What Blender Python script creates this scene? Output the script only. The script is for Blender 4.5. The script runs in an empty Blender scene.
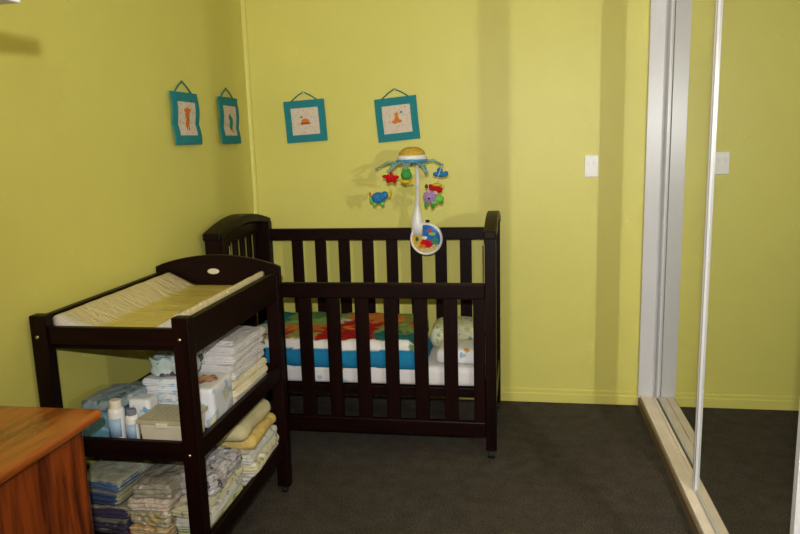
import bpy, bmesh, math, random
from mathutils import Vector, Matrix, noise
random.seed(7)
sc = bpy.context.scene
PI = math.pi

# ------------------------------------------------------------ camera
CAM = Vector((0.0, 0.0, 1.5))
yaw, pitch, roll = [math.radians(a) for a in (-9.97, -10.2, 1.7)]
cy, sy, cp, sp, cr, sr = math.cos(yaw), math.sin(yaw), math.cos(pitch), math.sin(pitch), math.cos(roll), math.sin(roll)
fw = Vector((sy*cp, cy*cp, sp)); rt = Vector((cy, -sy, 0)); dn = fw.cross(rt)
rt2 = cr*rt + sr*dn; dn2 = -sr*rt + cr*dn
cam = bpy.data.objects.new('camera', bpy.data.cameras.new('camera'))
sc.collection.objects.link(cam)
mw = Matrix((rt2, -dn2, -fw)).transposed().to_4x4(); mw.translation = CAM
cam.matrix_world = mw
cam.data.sensor_width = 36.0
cam.data.lens = 700.0/800.0*36.0
cam.data.clip_start = 0.02
sc.camera = cam

# ------------------------------------------------------------ light and exposure
sc.view_settings.view_transform = 'Standard'
sc.view_settings.look = 'None'
sc.view_settings.gamma = 1.0
sc.view_settings.exposure = 0.0
w = bpy.data.worlds.new('world'); sc.world = w; w.use_nodes = True
w.node_tree.nodes['Background'].inputs[0].default_value = (1, .93, .8, 1)
w.node_tree.nodes['Background'].inputs[1].default_value = 0.02
sc.cycles.use_adaptive_sampling = False
sc.cycles.caustics_reflective = True
sc.cycles.blur_glossy = 0.0
sc.cycles.sample_clamp_indirect = 0.0
sc.cycles.max_bounces = 10
sc.cycles.diffuse_bounces = 5
sc.cycles.use_denoising = True
sc.cycles.use_guiding = True
sc.cycles.use_surface_guiding = True

def lamp(name, kind, loc, energy, color, radius):
    l = bpy.data.lights.new(name, kind); l.energy = energy; l.color = color
    l.shadow_soft_size = radius
    o = bpy.data.objects.new(name, l); sc.collection.objects.link(o); o.location = loc
    return o
FLASH = lamp('camera_flash', 'SPOT', (0.0, -0.07, 1.65), 248, (1.0, .985, 1.0), 0.016)
FLASH.data.spot_size = math.radians(124); FLASH.data.spot_blend = 1.0
FLASH.rotation_euler = (math.radians(92), 0, math.radians(-6))
lamp('ceiling_bulb', 'POINT', (-0.20, 0.2, 2.10), 21, (1.0, .73, .32), 0.40)

# ------------------------------------------------------------ materials
def srgb(r, g, b):
    f = lambda c: (c/255/12.92) if c/255 <= .04045 else ((c/255+.055)/1.055)**2.4
    return (f(r), f(g), f(b), 1)
def new_mat(name):
    m = bpy.data.materials.new(name); m.use_nodes = True
    nt = m.node_tree; b = nt.nodes['Principled BSDF']
    return m, nt, b
def N(nt, t, **kw):
    n = nt.nodes.new(t)
    for k, v in kw.items():
        if k in n.inputs.keys(): n.inputs[k].default_value = v
        else: setattr(n, k, v)
    return n
def plain(name, col, rough=.6, spec=.4, metal=0, bump=0, bscale=200, var=0, coat=0):
    m, nt, b = new_mat(name)
    b.inputs['Base Color'].default_value = col
    b.inputs['Roughness'].default_value = rough
    b.inputs['Specular IOR Level'].default_value = spec
    b.inputs['Metallic'].default_value = metal
    b.inputs['Coat Weight'].default_value = coat
    tc = N(nt, 'ShaderNodeTexCoord')
    if bump:
        n = N(nt, 'ShaderNodeTexNoise', Scale=bscale, Detail=4.0)
        bp = N(nt, 'ShaderNodeBump', Strength=bump, Distance=.004)
        nt.links.new(tc.outputs['Object'], n.inputs['Vector'])
        nt.links.new(n.outputs['Fac'], bp.inputs['Height'])
        nt.links.new(bp.outputs['Normal'], b.inputs['Normal'])
    if var:
        n2 = N(nt, 'ShaderNodeTexNoise', Scale=9.0, Detail=3.0)
        nt.links.new(tc.outputs['Object'], n2.inputs['Vector'])
        mx = N(nt, 'ShaderNodeMix', data_type='RGBA')
        mx.inputs[6].default_value = [c*(1-var) for c in col[:3]]+[1]
        mx.inputs[7].default_value = [min(1, c*(1+var)) for c in col[:3]]+[1]
        nt.links.new(n2.outputs['Fac'], mx.inputs[0]); nt.links.new(mx.outputs[2], b.inputs['Base Color'])
    return m
def wood(name, c1, c2, rough=.3, scale=(18, 18, 1.2), coat=.3, bump=.08, dist=3.0, spec=.5, lo=.42, hi=.80):
    m, nt, b = new_mat(name)
    tc = N(nt, 'ShaderNodeTexCoord'); mp = N(nt, 'ShaderNodeMapping')
    mp.inputs['Scale'].default_value = scale
    n = N(nt, 'ShaderNodeTexNoise', Scale=1.0, Detail=6.0, Distortion=dist*.3)
    wv = N(nt, 'ShaderNodeTexNoise', Scale=6.0, Detail=8.0)
    ad = N(nt, 'ShaderNodeMath', operation='MULTIPLY_ADD'); ad.inputs[1].default_value = .35
    r = N(nt, 'ShaderNodeValToRGB')
    r.color_ramp.elements[0].position = lo; r.color_ramp.elements[0].color = c1
    r.color_ramp.elements[1].position = hi; r.color_ramp.elements[1].color = c2
    nt.links.new(tc.outputs['Object'], mp.inputs['Vector'])
    nt.links.new(mp.outputs[0], n.inputs['Vector']); nt.links.new(mp.outputs[0], wv.inputs['Vector'])
    nt.links.new(wv.outputs['Fac'], ad.inputs[0]); nt.links.new(n.outputs['Fac'], ad.inputs[2])
    nt.links.new(ad.outputs[0], r.inputs[0]); nt.links.new(r.outputs[0], b.inputs['Base Color'])
    bp = N(nt, 'ShaderNodeBump', Strength=bump, Distance=.002)
    nt.links.new(ad.outputs[0], bp.inputs['Height']); nt.links.new(bp.outputs[0], b.inputs['Normal'])
    b.inputs['Roughness'].default_value = rough; b.inputs['Coat Weight'].default_value = coat
    b.inputs['Coat Roughness'].default_value = .2; b.inputs['Specular IOR Level'].default_value = spec
    return m
def stripes(name, c1, c2, axis='X', scale=60, rough=.9, frac=.5):
    m, nt, b = new_mat(name)
    tc = N(nt, 'ShaderNodeTexCoord')
    wv = N(nt, 'ShaderNodeTexWave', Scale=scale, Distortion=.6); wv.bands_direction = axis
    r = N(nt, 'ShaderNodeValToRGB'); r.color_ramp.elements[0].position = frac-.05; r.color_ramp.elements[1].position = frac+.05
    r.color_ramp.elements[0].color = c1; r.color_ramp.elements[1].color = c2
    nt.links.new(tc.outputs['Object'], wv.inputs['Vector']); nt.links.new(wv.outputs['Fac'], r.inputs[0])
    nt.links.new(r.outputs[0], b.inputs['Base Color']); b.inputs['Roughness'].default_value = rough
    return m
def spots(name, base, cols, scale=30, size=.28, rough=.9, bump=.3):
    """printed cloth: base colour with scattered blots in several colours"""
    m, nt, b = new_mat(name)
    tc = N(nt, 'ShaderNodeTexCoord'); ns = N(nt, 'ShaderNodeTexNoise', Scale=scale*1.5, Detail=2.0)
    mxv = N(nt, 'ShaderNodeMix', data_type='RGBA'); mxv.inputs[0].default_value = .04
    v = N(nt, 'ShaderNodeTexVoronoi', Scale=scale)
    nt.links.new(tc.outputs['Object'], ns.inputs['Vector']); nt.links.new(tc.outputs['Object'], mxv.inputs[6])
    nt.links.new(ns.outputs['Color'], mxv.inputs[7]); nt.links.new(mxv.outputs[2], v.inputs['Vector'])
    r = N(nt, 'ShaderNodeValToRGB'); r.color_ramp.elements[0].position = size; r.color_ramp.elements[1].position = size+.06
    r.color_ramp.elements[0].color = (1, 1, 1, 1); r.color_ramp.elements[1].color = (0, 0, 0, 1)
    nt.links.new(v.outputs['Distance'], r.inputs[0])
    pr = N(nt, 'ShaderNodeValToRGB'); pr.color_ramp.interpolation = 'CONSTANT'
    pr.color_ramp.elements[0].color = cols[0]
    pr.color_ramp.elements[1].position = .999; pr.color_ramp.elements[1].color = cols[-1]
    for i, c in enumerate(cols[1:], 1):
        e = pr.color_ramp.elements.new(i/len(cols)); e.color = c
    sp_ = N(nt, 'ShaderNodeSeparateColor'); nt.links.new(v.outputs['Color'], sp_.inputs[0]); nt.links.new(sp_.outputs[0], pr.inputs[0])
    mx = N(nt, 'ShaderNodeMix', data_type='RGBA'); mx.inputs[6].default_value = base
    nt.links.new(r.outputs[0], mx.inputs[0]); nt.links.new(pr.outputs[0], mx.inputs[7])
    nt.links.new(mx.outputs[2], b.inputs['Base Color']); b.inputs['Roughness'].default_value = rough
    b.inputs['Specular IOR Level'].default_value = .2
    bp = N(nt, 'ShaderNodeBump', Strength=bump, Distance=.003); nt.links.new(ns.outputs['Fac'], bp.inputs['Height'])
    nt.links.new(bp.outputs[0], b.inputs['Normal'])
    return m
def attr_mat(name, rough=.9, bump=.25, bscale=60):
    m, nt, b = new_mat(name)
    a = N(nt, 'ShaderNodeAttribute', attribute_name='Col')
    nt.links.new(a.outputs['Color'], b.inputs['Base Color'])
    b.inputs['Roughness'].default_value = rough; b.inputs['Specular IOR Level'].default_value = .2
    tc = N(nt, 'ShaderNodeTexCoord'); n = N(nt, 'ShaderNodeTexNoise', Scale=bscale, Detail=3.0)
    bp = N(nt, 'ShaderNodeBump', Strength=bump, Distance=.004)
    nt.links.new(tc.outputs['Object'], n.inputs['Vector']); nt.links.new(n.outputs['Fac'], bp.inputs['Height'])
    nt.links.new(bp.outputs[0], b.inputs['Normal'])
    return m

WALLC = srgb(208, 202, 106)
M = {}
M['wall'] = plain('yellow_wall_paint', WALLC, .45, .35, bump=.12, bscale=60, var=.025)
M['skirt'] = plain('yellow_gloss_paint', srgb(212, 205, 108), .35, .5)
M['ceiling'] = plain('ceiling_white', srgb(225, 222, 205), .9)
M['white'] = plain('white_gloss_paint', srgb(200, 200, 202), .3, .5)
M['track'] = plain('cream_worn_paint', srgb(232, 220, 204), .5, .4, var=.12)
M['groove'] = plain('dusty_brown_groove', srgb(120, 100, 78), .8, var=.2)
M['darkwood'] = wood('dark_mahogany', srgb(9, 3, 2), srgb(26, 8, 5), .42, (30, 30, 2.5), .0, .04, spec=.12)
M['darkwood_x'] = wood('dark_mahogany_along', srgb(9, 3, 2), srgb(26, 8, 5), .42, (2.5, 30, 30), .0, .04, spec=.12)
M['darkwood_y'] = wood('dark_mahogany_deep', srgb(9, 3, 2), srgb(26, 8, 5), .42, (30, 2.5, 30), .0, .04, spec=.12)
M['pine'] = wood('orange_varnished_pine', srgb(92, 34, 8), srgb(160, 74, 24), .26, (11, 11, 1.3), .5, .06, 7, lo=.52, hi=.76)
M['pine_y'] = wood('orange_varnished_pine_top', srgb(112, 54, 14), srgb(170, 88, 32), .22, (11, 1.3, 11), .5, .06, 7, lo=.52, hi=.74)
M['black'] = plain('black_plastic', srgb(10, 10, 10), .7)
M['metal'] = plain('nickel_bolt', srgb(190, 180, 165), .25, .5, metal=1)
M['plastic'] = plain('white_plastic', srgb(226, 226, 224), .3, .5)
M['teal'] = plain('teal_fabric', srgb(42, 126, 136), .9, .15, bump=.5, bscale=300)
M['cord'] = plain('teal_cord', srgb(34, 112, 110), .9, .15)

# carpet tiles
m, nt, b = new_mat('charcoal_carpet_tiles')
tc = N(nt, 'ShaderNodeTexCoord')
n1 = N(nt, 'ShaderNodeTexNoise', Scale=150.0, Detail=5.0); n2 = N(nt, 'ShaderNodeTexNoise', Scale=14.0, Detail=8.0)
mp = N(nt, 'ShaderNodeMapping'); mp.inputs['Scale'].default_value = (2, 2, 2); mp.inputs['Location'].default_value = (.13, .2, .25)
ck = N(nt, 'ShaderNodeTexChecker', Scale=1.0)
nt.links.new(tc.outputs['Object'], n1.inputs['Vector']); nt.links.new(tc.outputs['Object'], n2.inputs['Vector'])
nt.links.new(tc.outputs['Object'], mp.inputs['Vector']); nt.links.new(mp.outputs[0], ck.inputs['Vector'])
r = N(nt, 'ShaderNodeValToRGB'); r.color_ramp.elements[0].position = .3; r.color_ramp.elements[1].position = .75
r.color_ramp.elements[0].color = srgb(56, 52, 47); r.color_ramp.elements[1].color = srgb(112, 104, 92)
nt.links.new(n1.outputs['Fac'], r.inputs[0])
mx = N(nt, 'ShaderNodeMix', data_type='RGBA', blend_type='MULTIPLY'); mx.inputs[0].default_value = 1
ck.inputs['Color1'].default_value = (1, 1, 1, 1); ck.inputs['Color2'].default_value = (.94, .94, .95, 1)
nt.links.new(r.outputs[0], mx.inputs[6]); nt.links.new(ck.outputs[0], mx.inputs[7])
mx2 = N(nt, 'ShaderNodeMix', data_type='RGBA', blend_type='MULTIPLY'); mx2.inputs[0].default_value = .6
nt.links.new(mx.outputs[2], mx2.inputs[6]); nt.links.new(n2.outputs['Fac'], mx2.inputs[7])
nt.links.new(mx2.outputs[2], b.inputs['Base Color'])
b.inputs['Roughness'].default_value = 1; b.inputs['Specular IOR Level'].default_value = .1
bp = N(nt, 'ShaderNodeBump', Strength=.6, Distance=.006); nt.links.new(n1.outputs['Fac'], bp.inputs['Height']); nt.links.new(bp.outputs[0], b.inputs['Normal'])
M['carpet'] = m
# mirror
m, nt, b = new_mat('mirror_glass')
b.inputs['Metallic'].default_value = 1; b.inputs['Roughness'].default_value = 0.0
b.inputs['Base Color'].default_value = (.62, .63, .58, 1)
M['mirror'] = m

# ------------------------------------------------------------ mesh helpers
def link(name, me, mat, parent=None, bevel=0, seg=2, smooth=False):
    o = bpy.data.objects.new(name, me); sc.collection.objects.link(o)
    if mat:
        for mm in (mat if isinstance(mat, (list, tuple)) else [mat]): me.materials.append(mm)
    if parent: o.parent = parent
    if smooth:
        for p in me.polygons: p.use_smooth = True
    if bevel:
        bv = o.modifiers.new('bevel', 'BEVEL'); bv.width = bevel; bv.segments = seg; bv.limit_method = 'ANGLE'
        bv.harden_normals = False
    return o
def mesh(bm, name='m'):
    me = bpy.data.meshes.new(name); bmesh.ops.recalc_face_normals(bm, faces=bm.faces); bm.to_mesh(me); bm.free(); return me
def add_box(bm, x0, x1, y0, y1, z0, z1):
    vs = [bm.verts.new((x, y, z)) for x in (x0, x1) for y in (y0, y1) for z in (z0, z1)]
    for f in ((0, 1, 3, 2), (4, 6, 7, 5), (0, 4, 5, 1), (2, 3, 7, 6), (0, 2, 6, 4), (1, 5, 7, 3)):
        bm.faces.new([vs[i] for i in f])
    return vs
def box(name, b, mat, parent=None, bevel=.002, off=(0, 0, 0)):
    bm = bmesh.new(); add_box(bm, b[0]-off[0], b[1]-off[0], b[2]-off[1], b[3]-off[1], b[4]-off[2], b[5]-off[2])
    return link(name, mesh(bm), mat, parent, bevel)
def add_tube(bm, pts, rad, seg=10, cap=True):
    pts = [Vector(p) for p in pts]; rings = []
    rads = rad if isinstance(rad, (list, tuple)) else [rad]*len(pts)
    up = None
    for i, p in enumerate(pts):
        t = (pts[min(i+1, len(pts)-1)]-pts[max(i-1, 0)]).normalized()
        if up is None: up = Vector((0, 0, 1)) if abs(t.z) < .9 else Vector((0, 1, 0))
        a = t.cross(up).normalized(); up = a.cross(t).normalized()
        rings.append([bm.verts.new(p+(a*math.cos(2*PI*k/seg)+up*math.sin(2*PI*k/seg))*rads[i]) for k in range(seg)])
    for r0, r1 in zip(rings, rings[1:]):
        for k in range(seg): bm.faces.new((r0[k], r0[(k+1) % seg], r1[(k+1) % seg], r1[k]))
    if cap: bm.faces.new(rings[0][::-1]); bm.faces.new(rings[-1])
def add_lathe(bm, prof, c=(0, 0, 0), seg=24, axis='Z'):
    rings = []
    for r_, h_ in prof:
        ring = []
        for k in range(seg):
            a = 2*PI*k/seg; x, y = r_*math.cos(a), r_*math.sin(a)
            v = (x, y, h_) if axis == 'Z' else ((x, h_, y) if axis == 'Y' else (h_, x, y))
            ring.append(bm.verts.new((v[0]+c[0], v[1]+c[1], v[2]+c[2])))
        rings.append(ring)
    for r0, r1 in zip(rings, rings[1:]):
        for k in range(seg): bm.faces.new((r0[k], r0[(k+1) % seg], r1[(k+1) % seg], r1[k]))
    bm.faces.new(rings[0][::-1]); bm.faces.new(rings[-1])
def add_prism(bm, poly, y0, y1, plane='XZ'):
    f = (lambda a, b_, d: (a, d, b_)) if plane == 'XZ' else ((lambda a, b_, d: (d, a, b_)) if plane == 'YZ' else (lambda a, b_, d: (a, b_, d)))
    A = [bm.verts.new(f(a, b_, y0)) for a, b_ in poly]; B = [bm.verts.new(f(a, b_, y1)) for a, b_ in poly]
    bm.faces.new(A); bm.faces.new(B[::-1])
    n = len(poly)
    for i in range(n): bm.faces.new((A[i], A[(i+1) % n], B[(i+1) % n], B[i]))
def add_ell(bm, c, r, seg=14, rings=9, rot=None):
    g = bmesh.ops.create_uvsphere(bm, u_segments=seg, v_segments=rings, radius=1)
    mt = Matrix.Translation(c) @ (rot or Matrix.Identity(4)) @ Matrix.Diagonal((r[0], r[1], r[2], 1))
    bmesh.ops.transform(bm, matrix=mt, verts=g['verts'])
def tag(o, label=None, cat=None, group=None, kind=None):
    if label: o['label'] = label
    if cat: o['category'] = cat
    if group: o['group'] = group
    if kind: o['kind'] = kind
    return o
def thing(name, label, cat, loc=(0, 0, 0), rz=0, group=None):
    o = bpy.data.objects.new(name, None); sc.collection.objects.link(o)
    o.location = loc; o.rotation_euler = (0, 0, rz); o.empty_display_size = .05
    return tag(o, label, cat, group)
def struct(o): o['kind'] = 'structure'; return o

def soft(sx, sy, sz, r=.01, seed=0, amp=.003, ridges=0, ramp=.003, n=14, sag=0, fold=True, color=None, scale=9, puff=0, nz=None, wr=0, ws=22):
    """rounded soft slab, base at z=0, centred in x and y; ridges = fold layers seen on its sides"""
    bm = bmesh.new()
    nx = max(4, min(n, 60)); nzz = nz or max(4, ridges*6 if ridges else 6)
    r = min(r, sx/2-.001, sy/2-.001, sz/2-.0005)
    def grid(fn, a, b_):
        vs = [[bm.verts.new(fn(i/a, j/b_)) for j in range(b_+1)] for i in range(a+1)]
        for i in range(a):
            for j in range(b_): bm.faces.new((vs[i][j], vs[i+1][j], vs[i+1][j+1], vs[i][j+1]))
    def e(t):  # denser near the edges
        return .5-.5*math.cos(PI*t)*(.25)-.5*(1-2*t)*.75
    X = lambda t: (e(t)-.5)*sx; Y = lambda t: (e(t)-.5)*sy; Z = lambda t: t*sz
    grid(lambda u, v: (X(u), Y(v), 0), nx, nx); grid(lambda u, v: (X(u), Y(v), sz), nx, nx)
    grid(lambda u, v: (X(u), -sy/2, Z(v)), nx, nzz); grid(lambda u, v: (X(u), sy/2, Z(v)), nx, nzz)
    grid(lambda u, v: (-sx/2, Y(u), Z(v)), nx, nzz); grid(lambda u, v: (sx/2, Y(u), Z(v)), nx, nzz)
    bmesh.ops.remove_doubles(bm, verts=bm.verts, dist=1e-5)
    off = Vector((seed*3.17, seed*1.31, seed*.77))
    for v in bm.verts:
        p = v.co.copy()
        side = abs(abs(p.x)-sx/2) < 1e-4 or abs(abs(p.y)-sy/2) < 1e-4
        q = Vector((max(-sx/2+r, min(sx/2-r, p.x)), max(-sy/2+r, min(sy/2-r, p.y)), max(r, min(sz-r, p.z))))
        d = p-q
        if d.length > 1e-7: p = q+d.normalized()*r
        hn = Vector((d.x, d.y, 0))
        if ridges and side and hn.length > 1e-7:
            ph = (q.z+d.z)/sz*ridges
            g = abs(math.sin(PI*ph)) ** .6
            p += hn.normalized()*(g-1)*ramp*(1+.6*noise.noise(p*25+off))
        if puff:
            k = max(0, 1-(2*p.x/sx)**2)*max(0, 1-(2*p.y/sy)**2)
            p.z += puff*k*(1 if v.co.z > sz*.5 else 0)
        w_ = min(1, v.co.z/sz+.0)
        p += Vector((noise.noise(p*scale+off), noise.noise(p*scale+off+Vector((9, 0, 0))), 0))*amp
        p.z += noise.noise(Vector((p.x, p.y, 0))*scale+off+Vector((0, 7, 0)))*amp*.9*w_ + (abs(noise.noise(p*scale*2.3+off))*amp*.5*w_)
        if wr:
            w1 = (1-abs(noise.noise(Vector((p.x, p.y*.7, p.z*1.5))*ws+off))*2.2)*wr+(1-abs(noise.noise(p*ws*2.1+off*2))*2.2)*wr*.5
            if v.co.z > sz*.55: p.z += w1
            if hn.length > 1e-7: p += hn.normalized()*w1*.8
        if sag: p.z -= sag*w_*((2*p.x/sx)**2*.5+(2*p.y/sy)**2*.5)
        v.co = p
    zmin = min(v.co.z for v in bm.verts)
    for v in bm.verts: v.co.z = max(0, v.co.z) if zmin < 0 else v.co.z
    me = mesh(bm)
    if color:
        ca = me.color_attributes.new('Col', 'FLOAT_COLOR', 'POINT')
        for i, v in enumerate(me.vertices): ca.data[i].color = color(v.co)
    return me

# ------------------------------------------------------------ the room
XL, XR, YB, YF, H = -1.54, 0.645, 3.912, -0.75, 2.6
T = .1
struct(box('floor', (XL-T, 1.45, YF-T, YB+T, -.1, 0), M['carpet'], bevel=0))
struct(box('ceiling', (XL-T, 1.45, YF-T, YB+T, H, H+.1), M['ceiling'], bevel=0))
struct(box('wall_back', (XL-T, 1.45, YB, YB+T, 0, H), M['wall'], bevel=0))
struct(box('wall_left', (XL-T, XL, YF-T, YB, 0, H), M['wall'], bevel=0))
struct(box('wall_front', (XL-T, 1.45, YF-T, YF, 0, H), M['wall'], bevel=0))
struct(box('wall_right', (XR, XR+.12, YF, YB, 2.34, H), M['wall'], bevel=0))
struct(box('wall_wardrobe', (1.35, 1.45, YF, YB, 0, H), M['ceiling'], bevel=0))
def skirting(name, b, axis):
    bm = bmesh.new()
    if axis == 'X':
        add_prism(bm, [(b[2]+.004, .072), (b[2]+.008, .076), (b[3], .078), (b[3], 0), (b[2], 0), (b[2], .050), (b[2]+.004, .055)], b[0], b[1], 'YZ')
    else:
        add_prism(bm, [(b[1]-.004, .072), (b[1]-.008, .076), (b[0], .078), (b[0], 0), (b[1], 0), (b[1], .050), (b[1]-.004, .055)], b[2], b[3], 'XZ')
    return struct(link(name, mesh(bm), M['skirt']))
skirting('baseboard_back', (XL, XR, YB-.014, YB, 0, 0), 'X')
skirting('baseboard_left', (XL, XL+.012, YF, YB, 0, 0), 'Y')
# painted cover strip in the corner
bm = bmesh.new()
add_prism(bm, [(XL, YB), (XL+.022, YB)]+[(XL+.022*math.cos(a), YB-.022*math.sin(a)) for a in (.4, .8, 1.2)]+[(XL, YB-.022)], .078, H, 'XY')
struct(link('trim_1', mesh(bm), M['skirt']))
# wardrobe jamb against the back wall, with its grooves
bm = bmesh.new()
add_box(bm, XR, .722, YB-.032, YB, .0, 2.34)
add_box(bm, .722, .734, YB-.020, YB, .02, 2.34)
add_box(bm, .734, .90, YB-.031, YB, .02, 2.34)
struct(link('trim_2', mesh(bm), M['white'], bevel=.002))
# head of the opening
struct(box('trim_3', (XR-.012, .86, YF, YB-.032, 2.28, 2.34), M['white']))
# bottom track: raised worn cream board, nosing on the room side, channels for the doors
bm = bmesh.new()
add_box(bm, .656, .696, YF, YB-.032, 0, .066)
add_box(bm, .696, .719, YF, YB-.032, 0, .061)
add_box(bm, .719, .734, YF, YB-.032, 0, .066)
add_box(bm, .768, .86, YF, YB-.032, 0, .066)
struct(link('trim_4', mesh(bm), M['track'], bevel=.003))
struct(box('trim_5', (.646, .6555, YF, YB-.005, 0, .052), M['groove']))
struct(box('trim_6', (.7345, .7675, YF, YB-.032, 0, .055), M['groove'], bevel=0))

# sliding mirror doors
def mirror_door(name, y0, y1, xm):
    o = bpy.data.objects.new(name, None); sc.collection.objects.link(o); struct(o)
    o.location = (xm, y0, .0665)
    W = y1-y0; Z0, Z1 = 0.0, 2.205
    bm = bmesh.new(); add_box(bm, 0, .004, .0325, W-.0325, .0145, Z1-.0405); link('mirror_panel', mesh(bm), M['mirror'], o)
    bm = bmesh.new()
    for a, b_ in ((0, .026), (W-.026, W)):    # stiles: two rounded white ribs with a slot
        s = 1 if a == 0 else -1; e = a if a == 0 else W
        add_box(bm, -.011, .018, min(e, e+s*.014), max(e, e+s*.014), Z0, Z1)
        add_box(bm, .000, .016, min(e+s*.014, e+s*.018), max(e+s*.014, e+s*.018), Z0, Z1)
        add_box(bm, -.009, .018, min(e+s*.018, e+s*.032), max(e+s*.018, e+s*.032), Z0, Z1)
    link('stile', mesh(bm), M['white'], o, .002)
    bm = bmesh.new(); add_box(bm, -.004, .018, .0325, W-.0325, Z0, .014); add_box(bm, -.006, .018, .0325, W-.0325, Z1-.04, Z1)
    link('rail', mesh(bm), M['white'], o, .001)
    return o
mirror_door('door_1', 1.785, 2.81, .700)
mirror_door('door_2', 2.76, 3.866, .744)
mirror_door('door_3', .76, 1.84, .744)
mirror_door('door_4', -.30, .80, .700)

# ------------------------------------------------------------ cot
CX0, CX1, CY0, CY1 = -1.500, -.112, 3.125, 3.80
CZ = 1.095
cot = thing('baby_cot', 'dark mahogany slatted baby cot with lowered drop side in the corner', 'cot', (CX0, CY0, 0))
def cb(name, x0, x1, y0, y1, z0, z1, mat='darkwood', bev=.003, par=None):
    return box(name, (x0, x1, y0, y1, z0, z1), M[mat], par or cot, bev, (CX0, CY0, 0))
PW = .05
for i, (x0, x1) in enumerate(((CX0, CX0+.095), (CX1-PW, CX1))):
    for (y0, y1) in ((CY0, CY0+.05), (CY1-.05, CY1)):
        leg = cb('leg', x0, x1, y0, y1, .045, CZ-.02)
        bm = bmesh.new(); c = Vector(((x0+x1)/2-CX0, (y0+y1)/2-CY0, 0))
        add_lathe(bm, [(.006, .03), (.012, .03), (.012, .05), (.006, .05)], c, 12)
        add_box(bm, c.x-.013, c.x+.013, c.y-.016, c.y+.016, .028, .046)
        add_lathe(bm, [(.004, -.017), (.019, -.017), (.0212, -.010), (.0212, .010), (.019, .017), (.004, .017)], (c.x, c.y-.004, .0215), 16, 'X')
        link('caster', mesh(bm), M['black'], leg)
    # arched cap over each end
    prof = []
    n = 16
    for k in range(n+1):
        t = k/n; y = CY0-.012+t*(CY1-CY0+.024)
        prof.append((y-CY0, CZ-.005+.055*math.sin(PI*t)))
    low = [(y, z-(.035+.012*math.sin(PI*k/n))) for k, (y, z) in enumerate(prof)]
    bm = bmesh.new(); xx0, xx1 = x0-.004-CX0, x1+.004-CX0-(.012 if i == 0 else 0)
    add_prism(bm, prof+low[::-1], xx0, xx1, 'YZ')
    link('end_cap', mesh(bm), M['darkwood_y'], cot, .006)
    bm = bmesh.new(); add_box(bm, x0+.012-CX0, x0+.048-CX0 if i == 0 else x1-.008-CX0, .05, CY1-CY0-.05, 1.02, 1.085); link('end_rail', mesh(bm), M['darkwood_y'], cot, .002)
    cb('end_rail', x0+.012, x0+.045, CY0+.05, CY1-.05, .22, .30, 'darkwood_y')
    for k in range(6):
        yc = CY0+.05+(CY1-CY0-.1)*(k+.5)/6
        xm = (x0+.030 if i == 0 else (x0+x1)/2); cb('end_slat', xm-.007, xm+.007, yc-.025, yc+.025, .29, 1.03)
    for zz in (.235,): 
        bm = bmesh.new(); sx_ = x1 if i else x0
        add_lathe(bm, [(.001, -.003), (.007, -.002), (.007, .002), (.001, .003)], (sx_-CX0, CY1-.025-CY0, zz+.3), 12, 'X')
        link('bolt', mesh(bm), M['metal'], cot)
# rear fixed side
cb('rear_rail', CX0+.095, CX1-PW, CY1-.045, CY1-.01, .966, 1.030, 'darkwood_x')
cb('rear_rail', CX0+.095, CX1-PW, CY1-.045, CY1-.01, .20, .26, 'darkwood_x')
for k in range(8):
    xc = -.297-.1362*k
    cb('rear_slat', xc-.032, xc+.032, CY1-.036, CY1-.02, .25, .97)
# lowered front drop side
cb('front_rail', CX0+.095, CX1-PW, CY0+.004, CY0+.036, .777, .850, 'darkwood_x', .006)
cb('front_rail', CX0+.095, CX1-PW, CY0+.006, CY0+.036, .108, .182, 'darkwood_x', .005)
for k in range(9):
    xc = -.183-.140*k
    if k == 0: x0, x1 = xc-.034, CX1-PW-.002
    else: x0, x1 = xc-.033, xc+.033
    cb('front_slat', x0, x1, CY0+.012, CY0+.028, .175, .785)
# slide rods of the drop side
for xx in (CX0+.105, CX1-PW-.010):
    bm = bmesh.new(); add_tube(bm, [(xx-CX0, .045, .20), (xx-CX0, .045, 1.02)], .004, 8)
    link('slide_rod', mesh(bm), M['metal'], cot, smooth=True)
# base board
cb('base_board', CX0+.096, CX1-PW-.001, CY0+.06, CY1-.05, .283, .330, 'darkwood_x')
# mattress and bedding
mx0, mx1, my0, my1 = CX0+.100, CX1-PW-.008, CY0+.062, CY1-.052
M['sheet'] = spots('teddy_print_sheet', srgb(214, 211, 210), [srgb(214, 170, 80), srgb(150, 180, 205), srgb(220, 210, 190), srgb(226, 224, 222)], 16, .17)
o = link('mattress', soft(mx1-mx0, my1-my0, .095, .02, 3, .002, n=24), M['sheet'], smooth=True)
o.location = ((mx0+mx1)/2, (my0+my1)/2, .334)
tag(o, 'white cot mattress in a teddy print fitted sheet inside the cot', 'mattress')

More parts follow.
